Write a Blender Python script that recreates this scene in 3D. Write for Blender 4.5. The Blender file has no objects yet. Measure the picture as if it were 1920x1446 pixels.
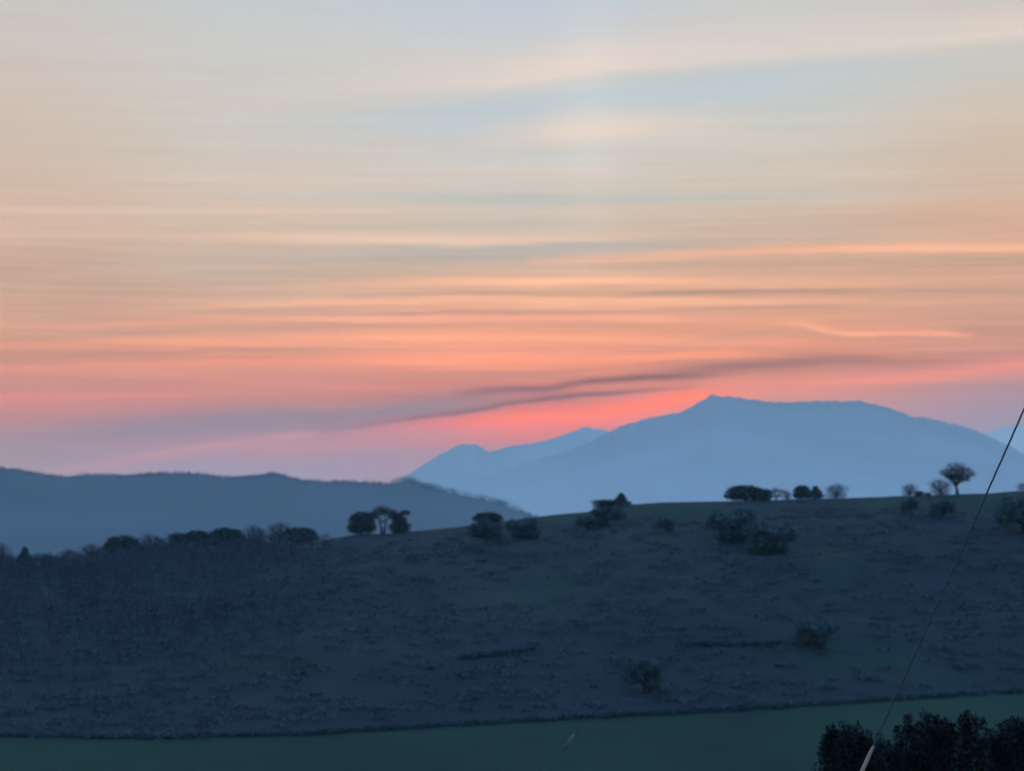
import bpy, math, random
import numpy as np
from mathutils import Vector, noise as mnoise
random.seed(7)
C = bpy.context.scene.collection
R2D = math.degrees
# ------------------------------------------------------------------ camera geometry
F = 4158.0; CX, CY, HY = 960.0, 723.0, 905.0      # focal length in photo pixels, centre, eye-level row
ZC = 48.0                                         # eye height above the valley floor (m)
TH = math.atan((HY-CY)/F)
def ray(px, py):
    x = (px-CX)/F; v = -(py-CY)/F
    return Vector((x, math.cos(TH)-v*math.sin(TH), math.sin(TH)+v*math.cos(TH)))
def azel(px, py):
    d = ray(px, py)
    return math.atan2(d.x, d.y), math.atan2(d.z, math.hypot(d.x, d.y))
def tanel(px, py):
    d = ray(px, py); return d.z/math.hypot(d.x, d.y)
def interp(pts):
    xs = [p[0] for p in pts]; ys = [p[1] for p in pts]
    return lambda v: float(np.interp(v, xs, ys))
def prof(pts):                                     # photo points -> function azimuth -> tan(elevation)
    return interp([(azel(*p)[0], tanel(*p)) for p in pts])
def fbm(x, y, z=0.0, o=4):
    return mnoise.fractal(Vector((x, y, z)), 1.0, 2.0, o)
def sm(a, b, x):
    t = min(1, max(0, (x-a)/(b-a))); return t*t*(3-2*t)

# ------------------------------------------------------------------ helpers
def tag(o, label=None, cat=None, group=None, kind=None):
    if label: o['label'] = label
    if cat: o['category'] = cat
    if group: o['group'] = group
    if kind: o['kind'] = kind
    return o
class MB:
    def __init__(s): s.v = []; s.f = []
    def quad(s, a, b, c, d):
        n = len(s.v); s.v += [a, b, c, d]; s.f.append((n, n+1, n+2, n+3))
    def tube(s, pts, rad, n=5, cap=True):
        base = len(s.v); m = len(pts)
        for i, p in enumerate(pts):
            p = Vector(p)
            t = Vector(pts[min(i+1, m-1)])-Vector(pts[max(i-1, 0)])
            if t.length < 1e-9: t = Vector((0, 0, 1))
            t.normalize()
            u = t.cross(Vector((0, 1, 0)) if abs(t.y) < .8 else Vector((1, 0, 0))).normalized(); w = t.cross(u)
            for k in range(n):
                a = 2*math.pi*k/n
                s.v.append(tuple(p+(u*math.cos(a)+w*math.sin(a))*rad[i]))
        for i in range(m-1):
            for k in range(n):
                a = base+i*n+k; b = base+i*n+(k+1) % n
                s.f.append((a, b, b+n, a+n))
        if cap:
            s.f.append(tuple(base+k for k in range(n))[::-1]); s.f.append(tuple(base+(m-1)*n+k for k in range(n)))
    def mesh(s, name, mat, smooth=False):
        me = bpy.data.meshes.new(name); me.from_pydata([tuple(v) for v in s.v], [], s.f)
        me.materials.append(mat)
        if smooth: me.polygons.foreach_set('use_smooth', [True]*len(me.polygons))
        me.update(); return me
def link(name, me, parent=None):
    o = bpy.data.objects.new(name, me); C.objects.link(o)
    if parent: o.parent = parent
    return o
def empty(name, loc):
    o = bpy.data.objects.new(name, None); C.objects.link(o); o.location = loc; o.empty_display_size = .3; return o

# ------------------------------------------------------------------ materials
def mat_new(name):
    m = bpy.data.materials.new(name); m.use_nodes = True; nt = m.node_tree
    b = nt.nodes['Principled BSDF']; b.inputs['Roughness'].default_value = .95
    b.inputs['Specular IOR Level'].default_value = .15
    return m, nt, b
def noise_mat(name, c1, c2, scale=1.0, detail=4, rough=.95, spec=.15, bump=0.0, stretch=(1, 1, 1), coord='Object', lo=.35, hi=.65):
    m, nt, b = mat_new(name); N = nt.nodes; L = nt.links
    tc = N.new('ShaderNodeTexCoord'); mp = N.new('ShaderNodeMapping'); mp.inputs['Scale'].default_value = stretch
    no = N.new('ShaderNodeTexNoise'); no.inputs['Scale'].default_value = scale; no.inputs['Detail'].default_value = detail
    rp = N.new('ShaderNodeValToRGB'); e = rp.color_ramp.elements
    e[0].position = lo; e[1].position = hi; e[0].color = (*c1, 1); e[1].color = (*c2, 1)
    L.new(tc.outputs[coord], mp.inputs[0]); L.new(mp.outputs[0], no.inputs['Vector']); L.new(no.outputs['Fac'], rp.inputs[0])
    L.new(rp.outputs[0], b.inputs['Base Color']); b.inputs['Roughness'].default_value = rough; b.inputs['Specular IOR Level'].default_value = spec
    if bump:
        bp = N.new('ShaderNodeBump'); bp.inputs['Strength'].default_value = bump
        L.new(no.outputs['Fac'], bp.inputs['Height']); L.new(bp.outputs[0], b.inputs['Normal'])
    return m
BARK = noise_mat('bark', (.035, .030, .030), (.06, .05, .048), 3, stretch=(1, 1, .2), bump=.3)
TWIG = noise_mat('twigs', (.035, .030, .033), (.055, .046, .048), .8)
LEAF = noise_mat('evergreen_leaves', (.027, .048, .042), (.044, .070, .058), .7)
LEAF_OLIVE = noise_mat('olive_leaves', (.032, .046, .038), (.052, .066, .052), .6)
SCRUB_G = noise_mat('scrub_leaves', (.034, .060, .056), (.050, .080, .072), .02)
SCRUB_B = noise_mat('bare_brush', (.048, .058, .066), (.066, .074, .082), .02)
SLOPELEAF = noise_mat('slope_shrub_leaves', (.050, .082, .076), (.068, .104, .096), .6)
WOODTWIG = noise_mat('wood_twigs', (.036, .044, .052), (.056, .062, .070), .02)
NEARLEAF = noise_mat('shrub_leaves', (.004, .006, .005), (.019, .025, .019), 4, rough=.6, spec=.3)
NEARSTEM = noise_mat('shrub_stems', (.02, .016, .013), (.05, .04, .03), 20)
STEEL = noise_mat('galvanised_steel', (.022, .022, .024), (.045, .045, .045), 30, rough=.55, spec=.5)
GUARD = noise_mat('guard_plastic', (.36, .20, .12), (.46, .27, .16), 9, rough=.55, spec=.4, stretch=(1, 1, .3))
TIMBER = noise_mat('pole_timber', (.10, .075, .055), (.17, .13, .10), 6, stretch=(1, 1, .08), bump=.3)
PORC = noise_mat('porcelain', (.20, .09, .05), (.26, .12, .07), 5, rough=.25, spec=.5)
POSTM = noise_mat('weathered_post', (.14, .12, .11), (.22, .19, .17), 7, stretch=(1, 1, .3))

# ------------------------------------------------------------------ terrain
RIDGE = [(-400, 1085), (-100, 1068), (0, 1063), (33, 1061), (65, 1060), (130, 1060), (190, 1050), (300, 1036), (400, 1028), (500, 1020), (593, 1016),
         (630, 1009), (660, 1003), (690, 1001), (720, 1001), (760, 997), (800, 994), (860, 988), (900, 982), (940, 978), (1000, 970), (1040, 965),
         (1100, 960), (1140, 952), (1178, 946), (1210, 944), (1240, 942), (1300, 941), (1360, 940), (1440, 938), (1490, 936), (1590, 934), (1640, 932),
         (1690, 930), (1740, 929), (1800, 926), (1850, 925), (1900, 921), (1920, 920), (2100, 908), (2500, 890)]
FOOT = [(-400, 1370), (0, 1383), (300, 1388), (600, 1380), (900, 1362), (1200, 1346), (1400, 1336), (1600, 1322), (1920, 1302), (2400, 1280)]
ridge_t = prof(RIDGE); foot_t = prof(FOOT)
AZL, AZR = azel(0, 1000)[0], azel(1920, 1000)[0]
def ridge_r(az): return 820+50*sm(AZL, AZR, az)+18*math.sin(az*23)
VALLEY = -60.0
def ground_z(r, az):
    aa = max(-.6, min(.6, az))
    near = ZC-1.6-.141*r
    if abs(az) > .9: near = ZC-1.6-.141*r*(1-sm(.9, 1.6, abs(az)))*.999
    near += .12*fbm(r*.08, az*3, 2)*min(1, r/20)
    field = .6*fbm(r*math.sin(az)*.006, r*math.cos(az)*.006, 5)
    if abs(az) < 1.6:
        f = 1-sm(250, 400, r) if near < 20 else 1.0
        d = near-field
        base = field+.5*(d+math.sqrt(d*d+25))-.3 if r < 420 else field
        base = base*(1-sm(380, 420, r))+field*sm(380, 420, r) if r > 380 else base
    else:
        base = near
    rf = -ZC/foot_t(aa); R = ridge_r(aa); zr = ZC+ridge_t(aa)*R
    if r <= rf: return base
    u = (r-rf)/(R-rf)
    if u <= 1:
        s = .45*u+.55*math.sin(u*math.pi/2)
        x, y = r*math.sin(az), r*math.cos(az)
        n = 2.6*fbm(x*.012, y*.012, 1)+.7*fbm(x*.05, y*.05, 3)
        return field*(1-u)+(zr)*s+n*math.sin(math.pi*u)**1.0*(1 if u < .5 else (1-(u-.5)*1.2))
    d = r-R
    return zr+(VALLEY-zr)*sm(0, 900, d)-.03*min(d, 60)
def G(x, y): return ground_z(math.hypot(x, y), math.atan2(x, y))
def hit(px, py):
    d = ray(px, py); h = math.hypot(d.x, d.y); az = math.atan2(d.x, d.y); t = d.z/h
    r = 300.0
    while r < ridge_r(az)+10:
        if ZC+t*r <= ground_z(r, az): break
        r += 1.0
    return Vector((r*math.sin(az), r*math.cos(az), ground_z(r, az)))
def px_of(x, y, z):
    v = Vector((x, y, z-ZC)); f = v.y*math.cos(TH)+v.z*math.sin(TH); u = -v.y*math.sin(TH)+v.z*math.cos(TH)
    return CX+F*v.x/f, CY-F*u/f

def polar_mesh(name, azs, rs, zf, mat, closed=False, attr=None):
    nv = len(rs); verts = []; vals = []
    for a in azs:
        sa, ca = math.sin(a), math.cos(a)
        for r in rs:
            z = zf(r, a); verts.append((r*sa, r*ca, z))
            if attr: vals.append(attr(r, a, z))
    faces = []
    na = len(azs)
    for i in range(na if closed else na-1):
        j = (i+1) % na
        for k in range(nv-1):
            faces.append((i*nv+k, j*nv+k, j*nv+k+1, i*nv+k+1)[::-1])
    if closed:
        n = len(verts); verts.append((0, 0, zf(0.0, 0.0)))
        if attr: vals.append(vals[0])
        for i in range(na):
            faces.append((n, ((i+1) % na)*nv, i*nv)[::-1])
    me = bpy.data.meshes.new(name); me.from_pydata(verts, [], faces); me.materials.append(mat)
    me.polygons.foreach_set('use_smooth', [True]*len(me.polygons))
    if attr:
        at = me.attributes.new('cover', 'FLOAT', 'POINT'); at.data.foreach_set('value', vals)
    me.update(); return me

# ground cover zones: 1 = mown pasture, 0 = rough brown hillside
GRASS_BLOBS = [(1270, 962, 130, 18, 1.), (1070, 970, 90, 8, .8), (830, 992, 110, 6, .5), (1650, 945, 90, 10, .9), (1860, 945, 110, 18, 1.),
               (1000, 1110, 160, 30, .55), (1200, 1005, 120, 20, .5), (1560, 1060, 70, 60, .5), (1620, 1235, 160, 40, .55), (1150, 1215, 120, 18, .3),
               (560, 1230, 200, 40, .35), (780, 1060, 90, 30, .4), (620, 1300, 160, 25, .35), (1750, 1270, 160, 20, .5), (1500, 1200, 100, 60, .3)]
def cover(r, az, z):
    aa = max(-.6, min(.6, az)); rf = -ZC/foot_t(aa)
    if r < rf-14: return 1.0
    R = ridge_r(aa)
    x, y = r*math.sin(az), r*math.cos(az)
    if abs(az) > .4 or r > R+60: return .3
    px, py = px_of(x, y, z); g = 0
    for bx, by, wx, wy, am in GRASS_BLOBS:
        g = max(g, am*math.exp(-((px-bx)/wx)**2-((py-by)/wy)**2))
    g += .12*fbm(x*.02, y*.02, 9)
    q = sm(rf-12, rf+12, r+7*fbm(x*.05, y*.05, 4)); return max(0, min(1, g))*q+(1-q)

def ground_material():
    m, nt, b = mat_new('pasture_and_rough_hillside'); N = nt.nodes; L = nt.links
    geo = N.new('ShaderNodeNewGeometry')
    def nz(scale, detail, st=(1, 1, 1)):
        mp = N.new('ShaderNodeMapping'); mp.inputs['Scale'].default_value = st; L.new(geo.outputs['Position'], mp.inputs[0])
        n = N.new('ShaderNodeTexNoise'); n.inputs['Scale'].default_value = scale; n.inputs['Detail'].default_value = detail; n.inputs['Roughness'].default_value = .6
        L.new(mp.outputs[0], n.inputs['Vector']); return n.outputs['Fac']
    def ramp(src, c1, c2, lo, hi):
        r = N.new('ShaderNodeValToRGB'); e = r.color_ramp.elements; e[0].position = lo; e[1].position = hi
        e[0].color = (*c1, 1); e[1].color = (*c2, 1); L.new(src, r.inputs[0]); return r.outputs[0]
    grass = ramp(nz(.018, 6, (1, .45, 1)), GR1, GR2, .35, .65)
    rough = ramp(nz(.03, 8, (1, .6, 1)), RO1, RO2, .35, .65)
    at = N.new('ShaderNodeAttribute'); at.attribute_name = 'cover'
    mix = N.new('ShaderNodeMix'); mix.data_type = 'RGBA'
    L.new(at.outputs['Fac'], mix.inputs['Factor']); L.new(rough, mix.inputs['A']); L.new(grass, mix.inputs['B'])
    L.new(mix.outputs['Result'], b.inputs['Base Color'])
    bp = N.new('ShaderNodeBump'); bp.inputs['Strength'].default_value = .25; bp.inputs['Distance'].default_value = .3
    L.new(nz(.5, 6), bp.inputs['Height']); L.new(bp.outputs[0], b.inputs['Normal'])
    b.inputs['Specular IOR Level'].default_value = .05
    return m
GR1, GR2 = (.010, .033, .021), (.019, .052, .029)
RO1, RO2 = (.016, .027, .027), (.029, .034, .036)
azs = [math.radians(a) for a in np.concatenate([np.arange(-17, 17, .075), np.arange(17, 343, 6.0)])]
rs = list(np.concatenate([np.geomspace(2, 240, 36), np.arange(250, 560, 7.0), np.arange(560, 960, 5.0), np.geomspace(970, 20000, 34)]))
def gz(r, az):
    if az > math.pi: az -= 2*math.pi
    return ground_z(r, az)
def gc(r, az, z):
    if az > math.pi: az -= 2*math.pi
    return cover(r, az, z)
ground = link('ground', polar_mesh('ground', azs, rs, gz, ground_material(), closed=True, attr=gc))
tag(ground, kind='structure')

# ------------------------------------------------------------------ far hills and mountains
MID = [(-300, 872), (-100, 873), (0, 878), (30, 881), (60, 886), (100, 892), (130, 893), (160, 890), (200, 890), (235, 893), (270, 890), (310, 888), (345, 887),
       (380, 890), (420, 895), (440, 893), (480, 891), (515, 888), (540, 894), (570, 900), (600, 903), (640, 903), (680, 904), (720, 907), (745, 906),
       (760, 901), (772, 902), (785, 909), (820, 918), (860, 928), (900, 937), (940, 946), (960, 953), (980, 961), (1000, 967), (1040, 982), (1120, 1010), (1250, 1040)]
MAIN = [(640, 935), (700, 925), (800, 912), (880, 900), (930, 886), (977, 873), (1020, 858), (1060, 846), (1100, 832), (1127, 818), (1150, 806), (1170, 797), (1210, 785),
        (1250, 778), (1280, 771), (1300, 761), (1318, 750), (1333, 740), (1342, 741), (1352, 743), (1380, 745), (1400, 748), (1430, 752), (1470, 755), (1500, 753), (1540, 752),
        (1580, 752), (1610, 752), (1640, 758), (1665, 764), (1690, 774), (1710, 781), (1740, 784), (1770, 791), (1800, 798), (1830, 808), (1850, 816), (1880, 830), (1920, 850), (2000, 872), (2150, 895), (2400, 905)]
SECOND = [(620, 925), (740, 905), (765, 890), (800, 868), (830, 850), (845, 842), (860, 835), (870, 832), (880, 834), (892, 832), (902, 839), (917, 848), (930, 845), (950, 838), (980, 834),
          (1010, 829), (1040, 822), (1065, 812), (1085, 805), (1099, 799), (1108, 803), (1118, 804), (1140, 808), (1160, 812), (1220, 830), (1400, 850), (1600, 880), (1750, 905)]
THIRD = [(1600, 900), (1750, 860), (1830, 826), (1850, 812), (1870, 804), (1900, 798), (1920, 796), (2000, 800), (2100, 815), (2300, 850), (2500, 890)]
def hill(name, pts, D, front, back, mat, p, gully, step=.05, rag=0.0, zb=VALLEY-3, wob=.03):
    t = prof(pts); a0 = azel(pts[0][0], 900)[0]; a1 = azel(pts[-1][0], 900)[0]
    def Dr(a): return D*(1+wob*math.sin(a*9+D))
    az = np.arange(a0, a1, math.radians(step))
    ss = list(np.linspace(0, 1, 26))+[1.04, 1.1, 1.25, 1.5, 2.0]
    verts = []; faces = []
    for a in az:
        edge = sm(a0, a0+.03, a)*sm(-a1, -a1+.03, -a)
        top = ZC+t(a)*Dr(a); rg = rag*D/6000*fbm(a*260, D*.01, 0, 5)
        for s in ss:
            if s <= 1:
                r = Dr(a)-front*(1-s); x, y = r*math.sin(a), r*math.cos(a)
                sh = s**p
                z = zb+(top-zb)*sh*edge+rg*s**14+gully*fbm(x*3.2/front, y*1.1/front, D, 5)*math.sin(math.pi*s)*edge
            else:
                r = Dr(a)+back*(s-1); z = zb+(top-zb)*(1-sm(1, 2, s))*edge - (.002*back*(s-1))
            verts.append((r*math.sin(a), r*math.cos(a), z))
    n = len(ss)
    for i in range(len(az)-1):
        for k in range(n-1): faces.append((i*n+k, i*n+k+1, (i+1)*n+k+1, (i+1)*n+k))
    me = bpy.data.meshes.new(name); me.from_pydata(verts, [], faces); me.materials.append(mat)
    me.polygons.foreach_set('use_smooth', [True]*len(me.polygons)); me.update()
    return tag(link(name, me), kind='structure'), t, Dr
def haze_graded_mat(name, hi, lo, z0, z1):
    """darker heights, paler foot with valley haze painted into the colour, ragged border"""
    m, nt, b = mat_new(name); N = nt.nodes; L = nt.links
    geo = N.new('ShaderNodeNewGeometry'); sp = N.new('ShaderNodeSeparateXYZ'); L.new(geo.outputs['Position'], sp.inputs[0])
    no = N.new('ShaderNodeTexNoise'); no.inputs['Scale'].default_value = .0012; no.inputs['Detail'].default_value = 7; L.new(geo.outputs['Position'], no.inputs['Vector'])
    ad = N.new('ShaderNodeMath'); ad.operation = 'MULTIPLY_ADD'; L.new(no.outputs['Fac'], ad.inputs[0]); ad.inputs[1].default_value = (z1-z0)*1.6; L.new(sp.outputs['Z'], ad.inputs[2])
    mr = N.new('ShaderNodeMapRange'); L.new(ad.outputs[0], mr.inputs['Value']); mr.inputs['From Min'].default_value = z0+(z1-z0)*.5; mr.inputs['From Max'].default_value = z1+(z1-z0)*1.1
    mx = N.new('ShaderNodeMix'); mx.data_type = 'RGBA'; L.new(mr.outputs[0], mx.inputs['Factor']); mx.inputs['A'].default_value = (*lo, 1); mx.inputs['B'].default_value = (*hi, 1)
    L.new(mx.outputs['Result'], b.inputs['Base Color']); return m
ROCK = haze_graded_mat('mountain_hazed_foot', (.33, .31, .225), (.46, .46, .40), -40, 480)  # paler foot imitates the denser valley haze in the base colour
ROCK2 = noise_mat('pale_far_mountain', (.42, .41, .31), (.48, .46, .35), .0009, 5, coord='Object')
MIDM = haze_graded_mat('wooded_hill', (.052, .076, .070), (.100, .130, .128), -40, 90)  # wood tone on top, valley haze put into the paler foot
ROCK3 = noise_mat('hazed_far_mountain', (.70, .60, .42), (.78, .67, .47), .0009, 5)  # distance haze put into the pale base colour
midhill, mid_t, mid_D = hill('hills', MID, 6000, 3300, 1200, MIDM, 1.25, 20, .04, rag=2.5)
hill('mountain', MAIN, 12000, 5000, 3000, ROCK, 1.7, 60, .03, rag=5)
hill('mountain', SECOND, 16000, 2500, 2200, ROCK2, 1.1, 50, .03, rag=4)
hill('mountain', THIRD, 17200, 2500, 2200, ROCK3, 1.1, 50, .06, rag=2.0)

# ------------------------------------------------------------------ trees
rnd = random.Random(3)
def rv(r=1.0): return Vector((rnd.uniform(-r, r), rnd.uniform(-r, r), rnd.uniform(-r, r)))
def bare_tree(height, lobes, trunk_h, tw=900, r0=.28, lean=(0, 0), forks=1, twl=.7, twr=.022):
    """limbs run from the trunk to each lobe (centre, radii); twigs fill the lobes"""
    T = MB(); K = MB()
    top = Vector((lean[0], lean[1], trunk_h))
    for f in range(forks):
        off = Vector((f*.5-(forks-1)*.25, 0, 0))*(1.2 if forks > 1 else 0)
        T.tube([off+Vector((0, 0, -.8)), off*1.2+top*.5+rv(.08), top+off*2], [r0*1.35, r0, r0*.72], 7)
        j = top+off*2
        for c, rad, w in lobes:
            c = Vector(c)
            mid = j.lerp(c, .5)+rv(.35)+Vector((0, 0, .25))
            T.tube([j-Vector((0, 0, .15)), mid, c], [r0*.5, r0*.3, r0*.12], 5)
            for q in range(7):
                e = c+Vector((rnd.gauss(0, .5)*rad[0], rnd.gauss(0, .5)*rad[1], rnd.gauss(.2, .5)*rad[2]))
                s = j.lerp(c, rnd.uniform(.45, 1))
                T.tube([s, s.lerp(e, .5)+rv(.2), e], [r0*.22, r0*.13, r0*.05], 4, False)
    tot = sum(w for _, _, w in lobes)
    for c, rad, w in lobes:
        c = Vector(c)
        for i in range(int(tw*w/tot)):
            d = Vector((rnd.gauss(0, 1), rnd.gauss(0, 1), rnd.gauss(0, 1))).normalized()*rnd.random()**.42
            d *= 1+.22*fbm(d.x*2+c.x, d.y*2, d.z*2+c.z, 2)
            p = c+Vector((d.x*rad[0], d.y*rad[1], d.z*rad[2]))
            out = (d+Vector((0, 0, .35))+rv(.7)).normalized()
            l = twl*rnd.uniform(.6, 1.3); r = twr*rnd.uniform(.6, 1.4)
            K.tube([p-out*l*.5, p+rv(.06), p+out*l*.5], [r, r*.8, r*.3], 3, False)
    return T, K
def leafy_tree(lobes, n=2600, leaf=.3, trunk_h=1.5, r0=.22, flat=1.0):
    T = MB(); K = MB()
    T.tube([(0, 0, -.8), (0.05, 0, trunk_h*.5), (0, .05, trunk_h+.4)], [r0*1.3, r0, r0*.7], 7)
    tot = sum(w for _, _, w in lobes)
    for c, rad, w in lobes:
        c = Vector(c)
        T.tube([(0, 0, trunk_h*.7), Vector((0, 0, trunk_h)).lerp(c, .5)+rv(.15), c], [r0*.6, r0*.35, r0*.12], 5)
        for i in range(int(n*w/tot)):
            d = Vector((rnd.gauss(0, 1), rnd.gauss(0, 1), rnd.gauss(0, 1))).normalized()*rnd.random()**.3
            d *= 1+.3*fbm(d.x*2.2+c.x, d.y*2.2, d.z*2.2+c.z, 3)
            p = c+Vector((d.x*rad[0], d.y*rad[1], d.z*rad[2]))
            a = rv(); a.z *= flat; a.normalize(); b = rv(); b.z *= flat; b = (b-a*b.dot(a)).normalized()
            s = leaf*rnd.uniform(.5, 1.2)
            K.quad(p-a*s, p-b*s*.6, p+a*s, p+b*s*.6)
    return T, K
def lump(w, h, n, k=.30, top=.27):      # overlapping lobes filling a dome w wide and h high down to the ground
    out = []
    for i in range(n):
        x = ((i+.5)/n-.5)*w*.70+rnd.uniform(-.3, .3); up = math.sqrt(max(0, 1-(x/(w*.46))**2))
        hz = h*(.22+.46*up)+rnd.uniform(-.55, .35)
        out.append(((x, rnd.uniform(-.12, .12)*w, hz), (w*k*rnd.uniform(.7, 1.0), w*k, h*top*rnd.uniform(.7, 1.0)*(.6+.4*up)), 1))
        out.append(((x*.85, rnd.uniform(-.12, .12)*w, hz*.55), (w*k*rnd.uniform(.8, 1.0), w*k, h*.22), 1.0))
        out.append(((x*.8, rnd.uniform(-.1, .1)*w, h*.10), (w*k*rnd.uniform(.8, 1.0), w*k, h*.2), .9))
    for i in range(3):                      # small tufts that break the outline
        a = rnd.uniform(.35, 2.8); out.append(((math.cos(a)*w*.36, 0, h*(.30+.48*math.sin(a))), (w*.11, w*.11, h*.12), .16))
    return out
VAR = {}
def variant(key, TK, tm, km):
    T, K = TK; VAR[key] = (T.mesh('trunk', tm, True), K.mesh('crown', km))
# unit sizes: width 8 m, height 8 m for every variant so that scale = wanted size / 8
variant('bare_a', bare_tree(8, lump(8, 8, 4), 1.8, 2300), BARK, TWIG)
variant('bare_b', bare_tree(8, lump(8, 8, 3, .34), 1.6, 2600), BARK, TWIG)
variant('bare_c', bare_tree(8, [((-1.2, 0, 2.6), (2, 1.8, 1.5), .8), ((1.6, 0, 2.2), (1.8, 1.8, 1.4), .8), ((-1.8, 0, 5.2), (2.0, 2, 1.9), 1), ((1.6, .3, 4.8), (2.2, 2, 2.0), 1), ((.2, 0, 6.3), (1.7, 1.7, 1.6), .8)], 1.6, 2000), BARK, TWIG)
variant('umbrella', bare_tree(8, [((-2.3, 0, 5.2), (1.7, 1.8, 1.3), 1), ((0, 0, 6.4), (2.4, 2, 1.4), 1.5), ((2.4, 0, 5.4), (1.6, 1.6, 1.4), 1)], 3.0, 2300, forks=2, r0=.26), BARK, TWIG)
variant('lone', bare_tree(8, [((-.2, 0, 6.0), (2.0, 1.8, 1.9), 3.6), ((.9, 0, 4.5), (1.7, 1.4, 1.2), 1.8), ((-2.2, 0, 5.2), (1.3, 1.1, 1.0), 1.0), ((2.7, 0, 4.9), (.95, .8, 1.1), .6), ((-1.3, 0, 4.3), (1.2, 1, .9), .8),
                              ((1.7, .1, 5.9), (1.2, 1, .8), .6), ((-1.0, 0, 4.2), (1.2, 1, .9), .7), ((1.3, 0, 3.6), (1.4, 1.2, .8), .9), ((-.5, 0, 3.7), (1.3, 1.2, .9), .8)], 1.9, 2700, r0=.28, lean=(-.3, 0)), BARK, TWIG)
variant('dense_a', leafy_tree([((-.6, 0, 4.2), (3.0, 3.2, 3.5), 4), ((1.9, 0, 3.2), (2.1, 2, 2.6), 2), ((-2.4, 0, 2.6), (1.8, 2, 2.2), 1.6), ((-2.2, 0, 5.2), (1.3, 1.3, 1.2), .5), ((1.4, 0, 5.9), (1.4, 1.3, 1.2), .6), ((0, 0, 1.2), (3.2, 2.5, 1.3), 1)], 4600, .32), BARK, LEAF)
variant('dense_b', leafy_tree([((0, 0, 3.9), (3.7, 3.5, 3.7), 5), ((-1.6, 0, 2.2), (2.3, 2, 1.9), 1.2), ((1.7, .2, 2.4), (2.1, 2, 2.0), 1.2), ((.9, 0, 6.2), (1.7, 1.6, 1.5), .7), ((-1.5, 0, 5.6), (1.6, 1.5, 1.4), .7)], 4600, .32), BARK, LEAF)
variant('dense_c', leafy_tree(lump(8, 8, 5, .26, .3), 3800, .32), BARK, LEAF_OLIVE)
variant('dense_d', leafy_tree(lump(8, 8, 4), 4200, .34), BARK, LEAF)
variant('cone', leafy_tree([((0, 0, 1.8), (3.6, 3.2, 1.9), 2), ((.2, 0, 3.8), (2.5, 2.2, 1.8), 1.4), ((0, 0, 5.6), (1.6, 1.5, 1.5), .8), ((.1, 0, 7), (.9, .9, 1.0), .4)], 2800, .32), BARK, LEAF)
variant('wedge', leafy_tree([((0, 0, 1.8), (3.6, 3, 2.2), 2), ((-.2, 0, 4.2), (2.4, 2, 2.1), 1.3), ((1.6, 0, 6.6), (1.9, 1.4, .9), .35)], 2700, .32), BARK, LEAF)
def ragged(n):
    out = []
    for i in range(n):
        a = rnd.uniform(0, 6.28); q = rnd.random()**.5; x = math.cos(a)*q*3.0; z = 2.4+math.sin(a)*q*2.2
        out.append(((x, rnd.uniform(-1.2, 1.2), z), (rnd.uniform(.9, 1.9), 1.3, rnd.uniform(.7, 1.5)), 1))
    return out
for q in 'abc': variant('slope_'+q, leafy_tree(ragged(16), 5200, .24, flat=.6), BARK, SLOPELEAF)
BOUNDS = {}
for k, (t, c) in VAR.items():
    xs = sorted(v.co.x for v in c.vertices); zs = sorted(v.co.z for v in c.vertices); n = len(xs)
    BOUNDS[k] = (xs[int(n*.01)], xs[int(n*.99)], zs[int(n*.995)])
def place(kind, name, x0, x1, top, base, label, cat='tree', group=None, dr=0.0, flip=False, on_ridge=True, crown_only_scale=1):
    """x0..x1, top, base: extents in the photograph, turned into a spot on the ground and a size in metres"""
    xc = (x0+x1)/2
    if on_ridge:
        az = azel(xc, base)[0]; r = ridge_r(az)+dr; loc = Vector((r*math.sin(az), r*math.cos(az), ground_z(r, az)))
    else:
        loc = hit(xc, base); r = math.hypot(loc.x, loc.y)
    bl, br, bz = BOUNDS[kind]
    px = r/F
    w = (x1-x0)*px; basey = px_of(*loc)[1]; h = max(.8, (basey-top)*px)
    sx = w/(br-bl); off = -(bl+br)/2*sx*(-1 if flip else 1)
    o = empty(name, (loc.x+off, loc.y, loc.z))
    sy = .5*(sx+h/bz) if h/bz < 2*sx else sx
    o.scale = (-sx if flip else sx, sy, h/bz)
    tag(o, label, cat, group)
    t, c = VAR[kind]
    link('trunk', t, o); link('crown', c, o)
    return o
GL, GC_, GR_ = 'trees along the wooded end of the ridge', 'trees standing on the middle of the ridge', 'trees on the right part of the ridge'
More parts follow.
